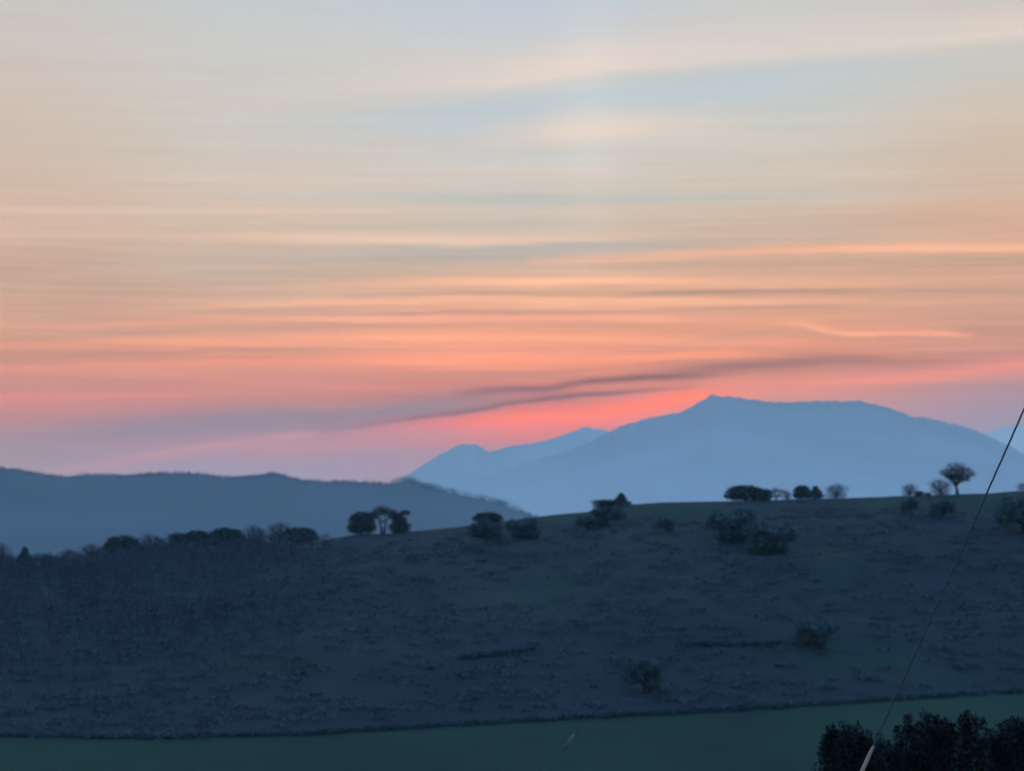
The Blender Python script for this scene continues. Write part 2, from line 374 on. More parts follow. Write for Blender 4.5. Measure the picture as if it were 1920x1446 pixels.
T = [
 ('bare_b', 'bare_tree', -22, 22, 1020, 1064, 'pale bare tree cut off by the left edge of the picture', GL),
 ('cone', 'evergreen_tree', 32, 62, 1027, 1063, 'small dark pointed evergreen, first solid tree from the left on the ridge', GL),
 ('dense_c', 'shrub', 76, 108, 1042, 1062, 'low rounded shrub right of the small pointed evergreen at the left end of the ridge', GL),
 ('bare_c', 'bare_tree', 106, 152, 1030, 1060, 'low bare tree with thin twigs between the rounded shrub and a taller bare tree', GL),
 ('bare_a', 'bare_tree', 150, 195, 1020, 1056, 'bare tree with gaps at its foot, just left of the long dark row of crowns', GL),
 ('dense_a', 'round_tree', 195, 262, 1006, 1048, 'dark broad tree at the left end of the long row of joined crowns', GL),
 ('bare_b', 'bare_tree', 252, 314, 1002, 1042, 'greyish rounded bare crown, second in the long row of joined crowns', GL),
 ('dense_c', 'round_tree', 316, 350, 1000, 1036, 'narrow dark crown in the middle of the row, left of two wide dark crowns', GL),
 ('dense_b', 'round_tree', 342, 396, 996, 1034, 'wide flat-topped dark crown, left of the two widest in the row', GL),
 ('dense_a', 'round_tree', 390, 458, 991, 1030, 'widest dark flat-topped crown near the right end of the row', GL),
 ('bare_b', 'bare_tree', 454, 500, 985, 1024, 'hazy grey round bare tree beside the widest dark crown', GL),
 ('bare_a', 'bare_tree', 502, 548, 979, 1020, 'tallest pale bare tree of the wooded ridge, behind a dark round tree', GL),
 ('dense_b', 'round_tree', 532, 594, 990, 1018, 'dark round tree ending the wooded row where the grassy ridge begins', GL),
 ('dense_b', 'evergreen_tree', 654, 702, 961, 1001, 'dark solid rounded tree, left member of the lone clump on the ridge', GC_),
 ('umbrella', 'bare_tree', 688, 748, 949, 1001, 'bare umbrella-shaped tree with sky between its stems in the lone clump', GC_),
 ('wedge', 'evergreen_tree', 731, 768, 958, 1000, 'dark wedge-shaped tree with a side tuft, right member of the lone clump', GC_),
 ('dense_a', 'round_tree', 888, 941, 961, 992, 'dark domed tree standing alone right of the lone clump', GC_),
 ('dense_c', 'shrub', 1112, 1162, 937, 962, 'low spreading dark shrub just left of a small pointed tree mid ridge', GC_),
 ('cone', 'evergreen_tree', 1150, 1181, 925, 955, 'small dark pointed tree rising from the spreading shrub mid ridge', GC_),
 ('dense_b', 'round_tree', 1362, 1432, 911, 944, 'broad dark flat-topped tree, largest dark crown right of the open grassy crest', GR_),
 ('dense_c', 'shrub', 1414, 1446, 917, 941, 'small dark shrub tucked against the right side of the broad flat-topped tree', GR_),
 ('bare_c', 'bare_tree', 1436, 1474, 915, 940, 'thin see-through bare tree between the broad dark tree and a pair of dark trees', GR_),
 ('bare_b', 'sapling', 1468, 1484, 920, 938, 'tiny bare sapling beside the thin see-through tree', GR_),
 ('dense_b', 'evergreen_tree', 1488, 1520, 911, 940, 'dark tree, left of the close pair on the right ridge', GR_),
 ('cone', 'evergreen_tree', 1514, 1544, 912, 940, 'dark pointed tree, right of the close pair on the right ridge', GR_),
 ('bare_b', 'bare_tree', 1548, 1590, 907, 936, 'rounded bare grey tree right of the close dark pair', GR_),
 ('bare_b', 'bare_tree', 1691, 1722, 907, 932, 'small round tree on a bare stretch of ridge, left of two larger bare trees', GR_),
 ('dense_c', 'shrub', 1716, 1732, 921, 932, 'tiny low shrub at the foot of the small round ridge tree', GR_),
 ('dense_b', 'shrub', 1733, 1746, 924, 932, 'tiny dark bush touching the left side of the leaning bare tree', GR_),
 ('bare_a', 'bare_tree', 1742, 1784, 899, 931, 'bushy bare tree at the left foot of the tallest tree', GR_),
 ('lone', 'bare_tree', 1766, 1826, 869, 927, 'tallest tree of the ridge, bare with an irregular crown and a clear leaning trunk', GR_),
 ('bare_c', 'sapling', 1906, 1928, 906, 922, 'faint bare sapling on the ridge at the right edge of the picture', GR_),
]
for k, nm, x0, x1, top, base, lab, g in T:
    cat = 'shrub' if nm == 'shrub' else 'tree'
    place(k, nm, x0, x1, top, base, lab, cat, g, dr=rnd.uniform(-6, -1), flip=rnd.random() < .5 and k not in ('lone', 'umbrella', 'wedge'))
# dark shrubs one can tell apart on the slope below the ridge
S = [
 ('slope_a', 1232, 1264, 972, 997, 'lone dark shrub on the green slope below the open grassy crest'),
 ('slope_b', 1330, 1420, 955, 1020, 'large dark thicket tree directly below the broad flat-topped ridge tree'),
 ('slope_a', 1110, 1170, 950, 985, 'dark shrub on the slope below the small pointed ridge tree'),
 ('slope_b', 950, 1010, 972, 1012, 'dark shrub on the slope right of the lone domed tree'),
 ('slope_c', 880, 940, 975, 1020, 'dark shrub on the slope straight below the lone domed tree'),
 ('slope_a', 1080, 1120, 968, 995, 'dark shrub lower left of the spreading ridge shrub'),
 ('slope_c', 1745, 1790, 938, 972, 'dark shrub on the slope below the bushy bare tree'),
 ('slope_a', 1870, 1960, 935, 1000, 'dark tree on the upper slope at the right edge of the picture'),
 ('slope_c', 1690, 1722, 935, 962, 'dark shrub on the slope below the small round ridge tree'),
 ('slope_b', 1490, 1560, 1165, 1215, 'round dark tree low on the slope, right of the picture centre'),
 ('slope_a', 1170, 1240, 1235, 1300, 'dark tree just above the field hedge right of the leaning post'),
 ('slope_b', 1400, 1490, 980, 1040, 'dark sprawling thicket below the see-through bare ridge tree'),
]
for k, x0, x1, top, base, lab in S:
    place(k, 'shrub', x0, x1, top, base, lab, 'shrub', 'dark shrubs scattered on the hillside', on_ridge=False, flip=rnd.random() < .5)

# ------------------------------------------------------------------ scrub, wood and hedge on the hillside
def in_view_spot(u0, u1, a0=-.26, a1=.26):
    a = rnd.uniform(a0, a1); rf = -ZC/foot_t(a); R = ridge_r(a); u = rnd.uniform(u0, u1)
    r = rf+(R-rf)*u; return a, r, u, Vector((r*math.sin(a), r*math.cos(a), ground_z(r, a)))
def clump(mb, p, w, h, n, leaf, flat=1.0):
    for i in range(n):
        d = Vector((rnd.gauss(0, 1), rnd.gauss(0, 1), rnd.gauss(0, 1))).normalized()*rnd.random()**.35
        d *= 1+.35*fbm(d.x*2+p.x, d.y*2+p.y, d.z*2, 2)
        q = p+Vector((d.x*w*.5, d.y*w*.5, h*.45+d.z*h*.5))
        a = rv(); a.z *= flat; a.normalize(); b = rv(); b.z *= flat; b = (b-a*b.dot(a)).normalized(); s = leaf*rnd.uniform(.5, 1.2)
        mb.quad(q-a*s, q-b*s*.6, q+a*s, q+b*s*.6)
green, brush, wood = MB(), MB(), MB()
ng = nb = nw = 0
while ng < 1100:
    a, r, u, p = in_view_spot(.03, .97)
    px, py = px_of(*p); c = cover(r, a, p.z)
    dens = .5+1.2*fbm(p.x*.011, p.y*.008, 31, 4)-(1.3*c)
    if u > .85: dens -= .45
    if rnd.random() > dens: continue
    s = rnd.uniform(1.2, 3.6)*(1 if u < .9 else .55); clump(green, p, s*2.8, s*.42, 70, .36, .3); ng += 1
while nb < 1400:
    a, r, u, p = in_view_spot(.0, .96)
    c = cover(r, a, p.z)
    dens = .5-1.2*fbm(p.x*.011, p.y*.008, 31, 4)-(1.0*c)
    if u > .85: dens -= .4
    if rnd.random() > dens: continue
    s = rnd.uniform(1.0, 3.0)*(1 if u < .9 else .55); clump(brush, p, s*3.0, s*.42, 70, .33, .3); nb += 1
aw0, aw1 = azel(-250, 1100)[0], azel(640, 1100)[0]
while nw < 1000:
    a, r, u, p = in_view_spot(.10 if nw < 650 else .8, 1.0 if nw < 650 else 1.02, aw0, aw1)
    px, py = px_of(*p)
    lim = 1-sm(430, 650, px)-.9*sm(1130, 1300, py+rnd.uniform(-60, 60))
    if rnd.random() > lim: continue
    h = rnd.uniform(4.5, 7.5)*(.72 if u > .93 else 1); w = h*rnd.uniform(.7, 1.1)
    clump(wood, p+Vector((0, 0, h*.25)), w, h*.8, 150, .26, .5)
    wood.tube([p-Vector((0, 0, .5)), p+Vector((rnd.uniform(-.2, .2), 0, h*.6))], [.16, .06], 4, False); nw += 1
tag(link('scrub', green.mesh('scrub', SCRUB_G)), 'dark green scrub spread over the hillside', 'scrub', kind='stuff')
tag(link('brushwood', brush.mesh('brushwood', SCRUB_B)), 'purplish brown leafless brush spread over the hillside', 'brush', kind='stuff')
tag(link('woodland', wood.mesh('woodland', WOODTWIG)), 'leafless dark wood covering the left slope', 'woodland', kind='stuff')
def hedge(x0, x1, yo, label, w=2.4, h=1.1, fn=None, gap=0.0):
    mb = MB(); n = int((x1-x0)/3.2)
    for i in range(n):
        if rnd.random() < gap: continue
        px = x0+(x1-x0)*i/n
        py = fn(px) if fn else np.interp(px, [q[0] for q in FOOT], [q[1] for q in FOOT])+yo
        p = hit(px, py); s = rnd.uniform(.7, 1.3)
        clump(mb, p+Vector((0, rnd.uniform(-.8, .8), 0)), w*s, h*s, 60, .3)
    return tag(link('hedge', mb.mesh('hedge', SCRUB_G)), label, 'hedge')
hedge(-200, 1040, -3, 'long low dark hedge between field and left slope', 3.2, .8, gap=.3)
hedge(1040, 2120, -3, 'long dark hedge rising to the right along the upper edge of the field')
hedge(865, 1005, 0, 'short thin dark hedge crossing the middle of the slope', 1.4, 1.2, fn=lambda x: 1238-(x-865)*.12)
hedge(1270, 1460, 0, 'thin dark hedge line low on the slope right of centre', 1.4, 1.2, fn=lambda x: 1212+(x-1270)*.0, gap=.2)
# fringe of leafless trees on the skyline of the middle-distance hill
fr = MB()
for i in range(1500):
    px = rnd.uniform(-60, 1010); a = azel(px, 900)[0]; D = mid_D(a)-abs(rnd.gauss(0, 60)); s = (D-mid_D(a)+3300)/3300
    zt = ZC+mid_t(a)*mid_D(a); z = (VALLEY-3)+(zt-VALLEY+3)*s**1.25
    dens = .35+.9*fbm(px*.012, 3, 0, 3)+(.5 if 735 < px < 970 else 0)
    if rnd.random() > dens: continue
    h = rnd.uniform(6, 12)*(1.9 if 735 < px < 970 else 1.0)
    p = Vector((D*math.sin(a), D*math.cos(a), z-1.5)); clump(fr, p, h*1.3, h, 34, 1.0)
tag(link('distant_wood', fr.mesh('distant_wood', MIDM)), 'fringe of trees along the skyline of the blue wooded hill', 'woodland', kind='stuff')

# ------------------------------------------------------------------ leaning post in the field
p0 = hit(1060, 1408); r = math.hypot(p0.x, p0.y); sc = r/F
po = empty('marker_post', p0); tag(po, 'small pale post leaning right in the green field', 'post')
mb = MB(); dx = 40*sc; dz = 58*sc
mb.tube([(-.1*dx, 0, -.3), (dx*.55, .05, dz*.6), (dx, .1, dz)], [.13, .10, .07], 8); link('stem', mb.mesh('stem', BARK, True), po)
mb = MB(); mb.tube([(dx*.10, .0, dz*.16), (dx*.18, .01, dz*.27), (dx*.38, .02, dz*.47), (dx*.42, .03, dz*.52)], [.16, .36, .33, .12], 10); link('guard', mb.mesh('guard', POSTM, True), po)

# ------------------------------------------------------------------ stay wire with guard, and its pole just outside the frame
DW = 20.0
def at_depth(px, py, D):
    d = ray(px, py); return Vector((0, 0, ZC))+d*(D/d.y)
w1 = at_depth(1634, 1398, DW); w2 = at_depth(1922, 748, DW); dirw = (w2-w1).normalized()
s = 0
while (w1+dirw*s).z > G((w1+dirw*s).x, DW): s -= .02
anchor = w1+dirw*s
st = empty('stay_wire', anchor); tag(st, 'slanting steel stay wire with a pale guard sleeve at its foot', 'stay wire')
polex = w2.x+2.3; topw = w1+dirw*((polex-w1.x)/dirw.x)
def loc(v): return tuple(v-anchor)
side = Vector((dirw.z, 0, -dirw.x))
L_ = (topw-anchor).length
pts = [anchor+dirw*(L_*i/24)-side*(-.03*math.sin(math.pi*i/24)) for i in range(25)]
mb = MB()
for k in range(3):
    q = []
    for i in range(241):
        a = i*.55+k*2.094; c = anchor+dirw*(L_*i/240)+side*(.03*math.sin(math.pi*i/240))
        q.append(loc(c+side*.0042*math.cos(a)+Vector((0, 1, 0))*.0042*math.sin(a)))
    mb.tube(q, [.0054]*241, 5)
link('wire', mb.mesh('wire', STEEL, True), st)
gl = (w1-anchor).length
mb = MB(); g0 = .18
mb.tube([loc(anchor+dirw*t+side*(.03*math.sin(math.pi*t/L_))) for t in (g0, g0+.03, (g0+gl)*.5, gl-.10, gl-.03, gl)], [.018, .023, .021, .019, .016, .009], 14)
link('guard_sleeve', mb.mesh('guard_sleeve', GUARD, True), st)
mb = MB(); mb.tube([loc(anchor-dirw*.5), loc(anchor+dirw*.2)], [.012, .012], 8); mb.tube([loc(anchor+Vector((0, 0, -.06))), loc(anchor+Vector((0, 0, .03)))], [.09, .07], 10)
link('anchor_rod', mb.mesh('anchor_rod', STEEL, True), st)
pb = Vector((topw.x+.12, DW, G(topw.x+.12, DW)))
pl = empty('utility_pole', pb); tag(pl, 'wooden utility pole holding the slanting stay wire, beyond the right edge', 'pole')
ph = topw.z-pb.z+.6
mb = MB(); mb.tube([(0, 0, -1.2), (0, 0, ph*.5), (0, 0, ph)], [.15, .13, .11], 16); link('shaft', mb.mesh('shaft', TIMBER, True), pl)
bpy_box = lambda cx, cy, cz, a, b, c: [(cx+i*a, cy+j*b, cz+k*c) for i in (-1, 1) for j in (-1, 1) for k in (-1, 1)]
def box(mb, *a):
    n = len(mb.v); mb.v += bpy_box(*a)
    for f in ((0, 1, 3, 2), (4, 6, 7, 5), (0, 4, 5, 1), (2, 3, 7, 6), (0, 2, 6, 4), (1, 5, 7, 3)): mb.f.append(tuple(n+i for i in f))
mb = MB(); box(mb, 0, -.17, ph-.25, .05, .05+.0, .05); box(mb, 0, -.19, ph-.25, .045, .9, .055); ca = link('crossarm', mb.mesh('crossarm', TIMBER), pl)
for yy in (-.95, .55):
    mb = MB(); mb.tube([(0, yy, ph-.2), (0, yy, ph-.12), (0, yy, ph-.1), (0, yy, ph-.05), (0, yy, ph)], [.02, .02, .055, .04, .03], 12); link('insulator', mb.mesh('insulator', PORC, True), pl)
mb = MB(); mb.tube([(0, 0, ph-.68), (0, 0, ph-.56)], [.135, .135], 16); link('stay_band', mb.mesh('stay_band', STEEL, True), pl)

# ------------------------------------------------------------------ near shrubs at lower right
def near_shrub(x0, x1, D, tips, label, nleaf, seed, light=False):
    """tips: photo points of the top outline; shoots rise from the ground to them"""
    global rnd
    rnd = random.Random(seed)
    xc = (x0+x1)/2; c = at_depth(xc, 1446, D); base = Vector((c.x, D, G(c.x, D)))
    o = empty('leafy_shrub', base); tag(o, label, 'shrub', 'dark shrubs in the near corner')
    st, fo = MB(), MB()
    out = interp(tips)
    shoots = []
    for i in range(95):
        px = rnd.uniform(x0+4, x1-4); edge = min(px-x0, x1-px)
        top = out(px)+(abs(rnd.gauss(0, 26))+5 if i > 24 else rnd.uniform(-16, 6))
        yy = D+rnd.uniform(-.45, .45)
        e = at_depth(px, top, yy); s = base+Vector((rnd.uniform(-.18, .18), rnd.uniform(-.2, .2), 0))
        m = s.lerp(e, .5)+Vector(((e.x-s.x)*.25, (e.y-s.y)*.25, 0))+rv(.06)
        st.tube([s-base-Vector((0, 0, .1)), m-base, e-base], [.018, .011, .003], 5, False)
        shoots.append((s, m, e))
    def bez(s, m, e, t): return s.lerp(m, t).lerp(m.lerp(e, t), t) if t < 1 else e
    def leaf(p, d, L):
        sd = d.cross(rv().normalized()).normalized()
        fo.quad(p-base, p+d*L*.45+sd*L*.24-base, p+d*L-base, p+d*L*.45-sd*L*.24-base)
    per = nleaf//len(shoots)
    for s, m, e in shoots:
        ax = (e-m).normalized()
        for k in range(per):
            t = 1-rnd.random()**1.5*.62
            p = m.lerp(e, (t-.38)/.62) if t > .38 else s.lerp(m, t)
            spread = .03+.17*(1-t)/.62
            off = Vector((rnd.gauss(0, 1), rnd.gauss(0, 1), rnd.gauss(0, .8)))*spread*(.25+.75*rnd.random())
            d = (ax*1.0+off.normalized()*1.1+rv(.3)).normalized()
            leaf(p+off, d, rnd.uniform(.04, .085))
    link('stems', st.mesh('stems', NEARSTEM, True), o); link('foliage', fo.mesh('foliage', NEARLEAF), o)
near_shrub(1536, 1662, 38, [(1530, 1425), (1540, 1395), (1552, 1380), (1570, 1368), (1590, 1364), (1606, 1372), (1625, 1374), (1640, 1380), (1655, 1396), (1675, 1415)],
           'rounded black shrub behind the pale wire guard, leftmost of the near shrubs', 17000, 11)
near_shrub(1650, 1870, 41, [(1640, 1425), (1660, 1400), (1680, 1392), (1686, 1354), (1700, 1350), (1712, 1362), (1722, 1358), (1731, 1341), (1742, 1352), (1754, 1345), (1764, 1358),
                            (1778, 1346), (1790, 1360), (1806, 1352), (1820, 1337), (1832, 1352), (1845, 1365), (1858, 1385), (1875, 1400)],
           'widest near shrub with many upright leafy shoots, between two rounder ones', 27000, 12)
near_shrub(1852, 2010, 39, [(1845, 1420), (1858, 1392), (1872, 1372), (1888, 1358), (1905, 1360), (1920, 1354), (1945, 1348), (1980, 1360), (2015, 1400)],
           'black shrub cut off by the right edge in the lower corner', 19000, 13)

# ------------------------------------------------------------------ haze
HTOP = ZC+520.0; HBOX = 21000.0; DENS = 3.3e-5
HCOL = (.74, .90, .93)
mb = MB(); box(mb, 0, 0, (HTOP-70)/2, HBOX, HBOX, (HTOP+70)/2)
hm = bpy.data.materials.new('evening_haze'); hm.use_nodes = True; nt = hm.node_tree; nt.nodes.clear()
out = nt.nodes.new('ShaderNodeOutputMaterial'); pv = nt.nodes.new('ShaderNodeVolumePrincipled')
pv.inputs['Color'].default_value = (*HCOL, 1); pv.inputs['Density'].default_value = DENS; pv.inputs['Anisotropy'].default_value = 0.0
pv.inputs['Absorption Color'].default_value = (1, 1, 1, 1)
nt.links.new(pv.outputs[0], out.inputs['Volume'])
hz = link('haze', mb.mesh('haze', hm)); tag(hz, 'thin blue evening haze over the valley', 'haze', kind='stuff')

# ------------------------------------------------------------------ sky
HAZE_L = (.12, .27, .50)        # radiance of deep haze, measured in test renders
def s2l(c): return [(v/255/12.92 if v/255 <= .04045 else ((v/255+.055)/1.055)**2.4) for v in c]
def comp(c, py):                  # radiance of the sky itself behind the haze
    e = max(azel(960, py)[1], 1e-4); Lh = min((HTOP-ZC)/math.sin(e), HBOX); o = []
    for v, k, h in zip(s2l(c), HCOL, HAZE_L):
        T_ = math.exp(-k*DENS*Lh); o.append(max(.004, (v-h*(1-T_))/T_))
    return o
w = bpy.data.worlds.new('World'); bpy.context.scene.world = w; w.use_nodes = True
nt = w.node_tree; N = nt.nodes; L = nt.links; N.clear()
def math_(op, a, b=None, c=None, clamp=False):
    n = N.new('ShaderNodeMath'); n.operation = op; n.use_clamp = clamp
    for i, v in enumerate((a, b, c)):
        if v is None: continue
        if isinstance(v, (int, float)): n.inputs[i].default_value = v
        else: L.new(v, n.inputs[i])
    return n.outputs[0]
def mixc(f, a, b):
    n = N.new('ShaderNodeMix'); n.data_type = 'RGBA'; n.clamp_result = False
    for k, v in (('Factor', f), ('A', a), ('B', b)):
        if isinstance(v, (int, float)): n.inputs[k].default_value = v
        elif isinstance(v, (list, tuple)): n.inputs[k].default_value = (*v, 1)
        else: L.new(v, n.inputs[k])
    return n.outputs['Result']
def sstep(x, a, b):
    n = N.new('ShaderNodeMapRange'); n.interpolation_type = 'SMOOTHSTEP'; L.new(x, n.inputs['Value'])
    n.inputs['From Min'].default_value = a; n.inputs['From Max'].default_value = b; return n.outputs['Result']
tc = N.new('ShaderNodeTexCoord'); sx = N.new('ShaderNodeSeparateXYZ'); L.new(tc.outputs['Generated'], sx.inputs[0])
X, Y, Z = sx.outputs
az = math_('ARCTAN2', X, Y); el = math_('ARCTAN2', Z, math_('SQRT', math_('ADD', math_('MULTIPLY', X, X), math_('MULTIPLY', Y, Y))))
A0, A1 = azel(-480, 700)[0], azel(2400, 700)[0]
E0, E1 = azel(960, 1000)[1], azel(960, -200)[1]
def TT(px, py=700): return (azel(px, py)[0]-A0)/(A1-A0)
def SS(px, py): return (azel(px, py)[1]-E0)/(E1-E0)
t = math_('DIVIDE', math_('SUBTRACT', az, A0), A1-A0, clamp=True)
s0 = math_('DIVIDE', math_('SUBTRACT', el, E0), E1-E0)
def noise_(sa, se, detail=3, off=0.0, rough=.5):
    cb = N.new('ShaderNodeCombineXYZ'); L.new(math_('MULTIPLY', az, sa), cb.inputs[0]); L.new(math_('MULTIPLY', el, se), cb.inputs[1]); cb.inputs[2].default_value = off
    n = N.new('ShaderNodeTexNoise'); n.inputs['Scale'].default_value = 1; n.inputs['Detail'].default_value = detail; n.inputs['Roughness'].default_value = rough
    L.new(cb.outputs[0], n.inputs['Vector']); return n.outputs['Fac']
PXS = 1/(F*(E1-E0))               # one photo pixel in s
wob = math_('MULTIPLY', math_('SUBTRACT', noise_(28, 40, 3, 4.2), .5), 9*PXS)
s = math_('ADD', math_('ADD', s0, wob), math_('MULTIPLY', math_('SUBTRACT', noise_(45, 420, 5, 12.2, .65), .5), 9*PXS))
COLS = {
 0: [(-200, 194, 200, 206), (0, 200, 198, 195), (100, 205, 196, 189), (200, 206, 192, 181), (300, 208, 190, 175), (400, 213, 184, 166), (470, 206, 176, 157), (540, 202, 168, 150), (600, 204, 163, 143),
     (660, 208, 152, 136), (710, 204, 147, 137), (750, 205, 143, 139), (780, 190, 141, 143), (810, 174, 141, 148), (840, 161, 145, 157), (880, 158, 150, 164), (960, 150, 150, 172)],
 480: [(-200, 190, 200, 208), (0, 196, 202, 204), (100, 203, 203, 200), (200, 205, 200, 193), (320, 210, 198, 186), (400, 214, 192, 176), (470, 206, 182, 164), (520, 200, 175, 157), (600, 214, 166, 145),
       (660, 220, 155, 135), (720, 210, 146, 136), (755, 192, 140, 140), (790, 172, 140, 150), (830, 172, 144, 160), (880, 156, 151, 174), (960, 148, 152, 176)],
 960: [(-200, 182, 198, 214), (0, 191, 203, 214), (60, 200, 204, 208), (120, 208, 205, 203), (220, 200, 203, 202), (300, 208, 203, 197), (400, 206, 196, 184), (460, 200, 186, 172), (520, 214, 176, 152),
       (570, 230, 172, 146), (620, 238, 165, 138), (680, 244, 158, 134), (715, 215, 142, 130), (750, 205, 130, 128), (790, 235, 132, 128), (820, 208, 134, 140), (845, 170, 145, 162), (960, 150, 150, 175)],
 1440: [(-200, 190, 200, 208), (0, 202, 203, 203), (60, 208, 204, 200), (180, 196, 202, 201), (280, 208, 201, 191), (350, 208, 195, 180), (420, 206, 182, 163), (500, 214, 172, 148), (570, 222, 168, 142),
        (640, 226, 156, 132), (690, 205, 142, 128), (720, 220, 146, 132), (745, 205, 148, 144), (790, 185, 148, 162), (960, 160, 150, 170)],
 1920: [(-200, 196, 198, 200), (0, 202, 199, 196), (60, 208, 199, 190), (150, 203, 198, 188), (230, 211, 195, 179), (320, 207, 186, 167), (400, 215, 177, 154), (500, 211, 168, 145), (580, 206, 161, 142),
        (640, 207, 152, 137), (690, 212, 147, 140), (730, 176, 146, 155), (770, 160, 147, 165), (830, 142, 150, 172), (960, 140, 150, 175)],
}
def column(stops):
    r = N.new('ShaderNodeValToRGB'); cr = r.color_ramp; cr.interpolation = 'EASE'
    st = sorted([(max(0, min(1, SS(960, y))), comp(c, y)) for y, *c in stops]); cr.interpolation = 'B_SPLINE' if False else 'LINEAR'
    cr.elements[0].position = st[0][0]; cr.elements[0].color = (*st[0][1], 1); cr.elements[1].position = st[-1][0]; cr.elements[1].color = (*st[-1][1], 1)
    for p_, c_ in st[1:-1]:
        e = cr.elements.new(p_); e.color = (*c_, 1)
    L.new(s, r.inputs[0]); return r.outputs[0]
keys = sorted(COLS); cur = column(COLS[keys[0]])
for a_, b_ in zip(keys, keys[1:]): cur = mixc(sstep(t, TT(a_), TT(b_)), cur, column(COLS[b_]))
def fcurve(pts, src):
    n = N.new('ShaderNodeFloatCurve'); cv = n.mapping.curves[0]; pts = sorted(pts)
    cv.points[0].location = pts[0]; cv.points[1].location = pts[-1]
    for p_ in pts[1:-1]: cv.points.new(*p_)
    n.mapping.extend = 'HORIZONTAL'; n.mapping.update(); L.new(src, n.inputs['Value']); return n.outputs[0]
def band(cur, col, pts, up, dn, env, mod=None):
    cen = fcurve([(TT(x, y), SS(x, y)) for x, y in pts], t)
    amp = fcurve([(TT(x), a) for x, a in env], t)
    d = math_('SUBTRACT', s, cen)
    q = math_('ADD', math_('DIVIDE', math_('MAXIMUM', d, 0.0), up*PXS), math_('DIVIDE', math_('MINIMUM', d, 0.0), dn*PXS))
    g = math_('POWER', 2.718, math_('MULTIPLY', math_('MULTIPLY', q, q), -1.0))
    f = math_('MULTIPLY', g, math_('MAXIMUM', amp, 0.0), clamp=True)
    if mod: f = math_('MULTIPLY', f, mod, clamp=True)
    ym = sum(p_[1] for p_ in pts)/len(pts)
    return mixc(f, cur, comp(col, ym))
wisp = math_('ADD', .75, math_('MULTIPLY', noise_(16, 130, 4, 9.1, .6), .5))
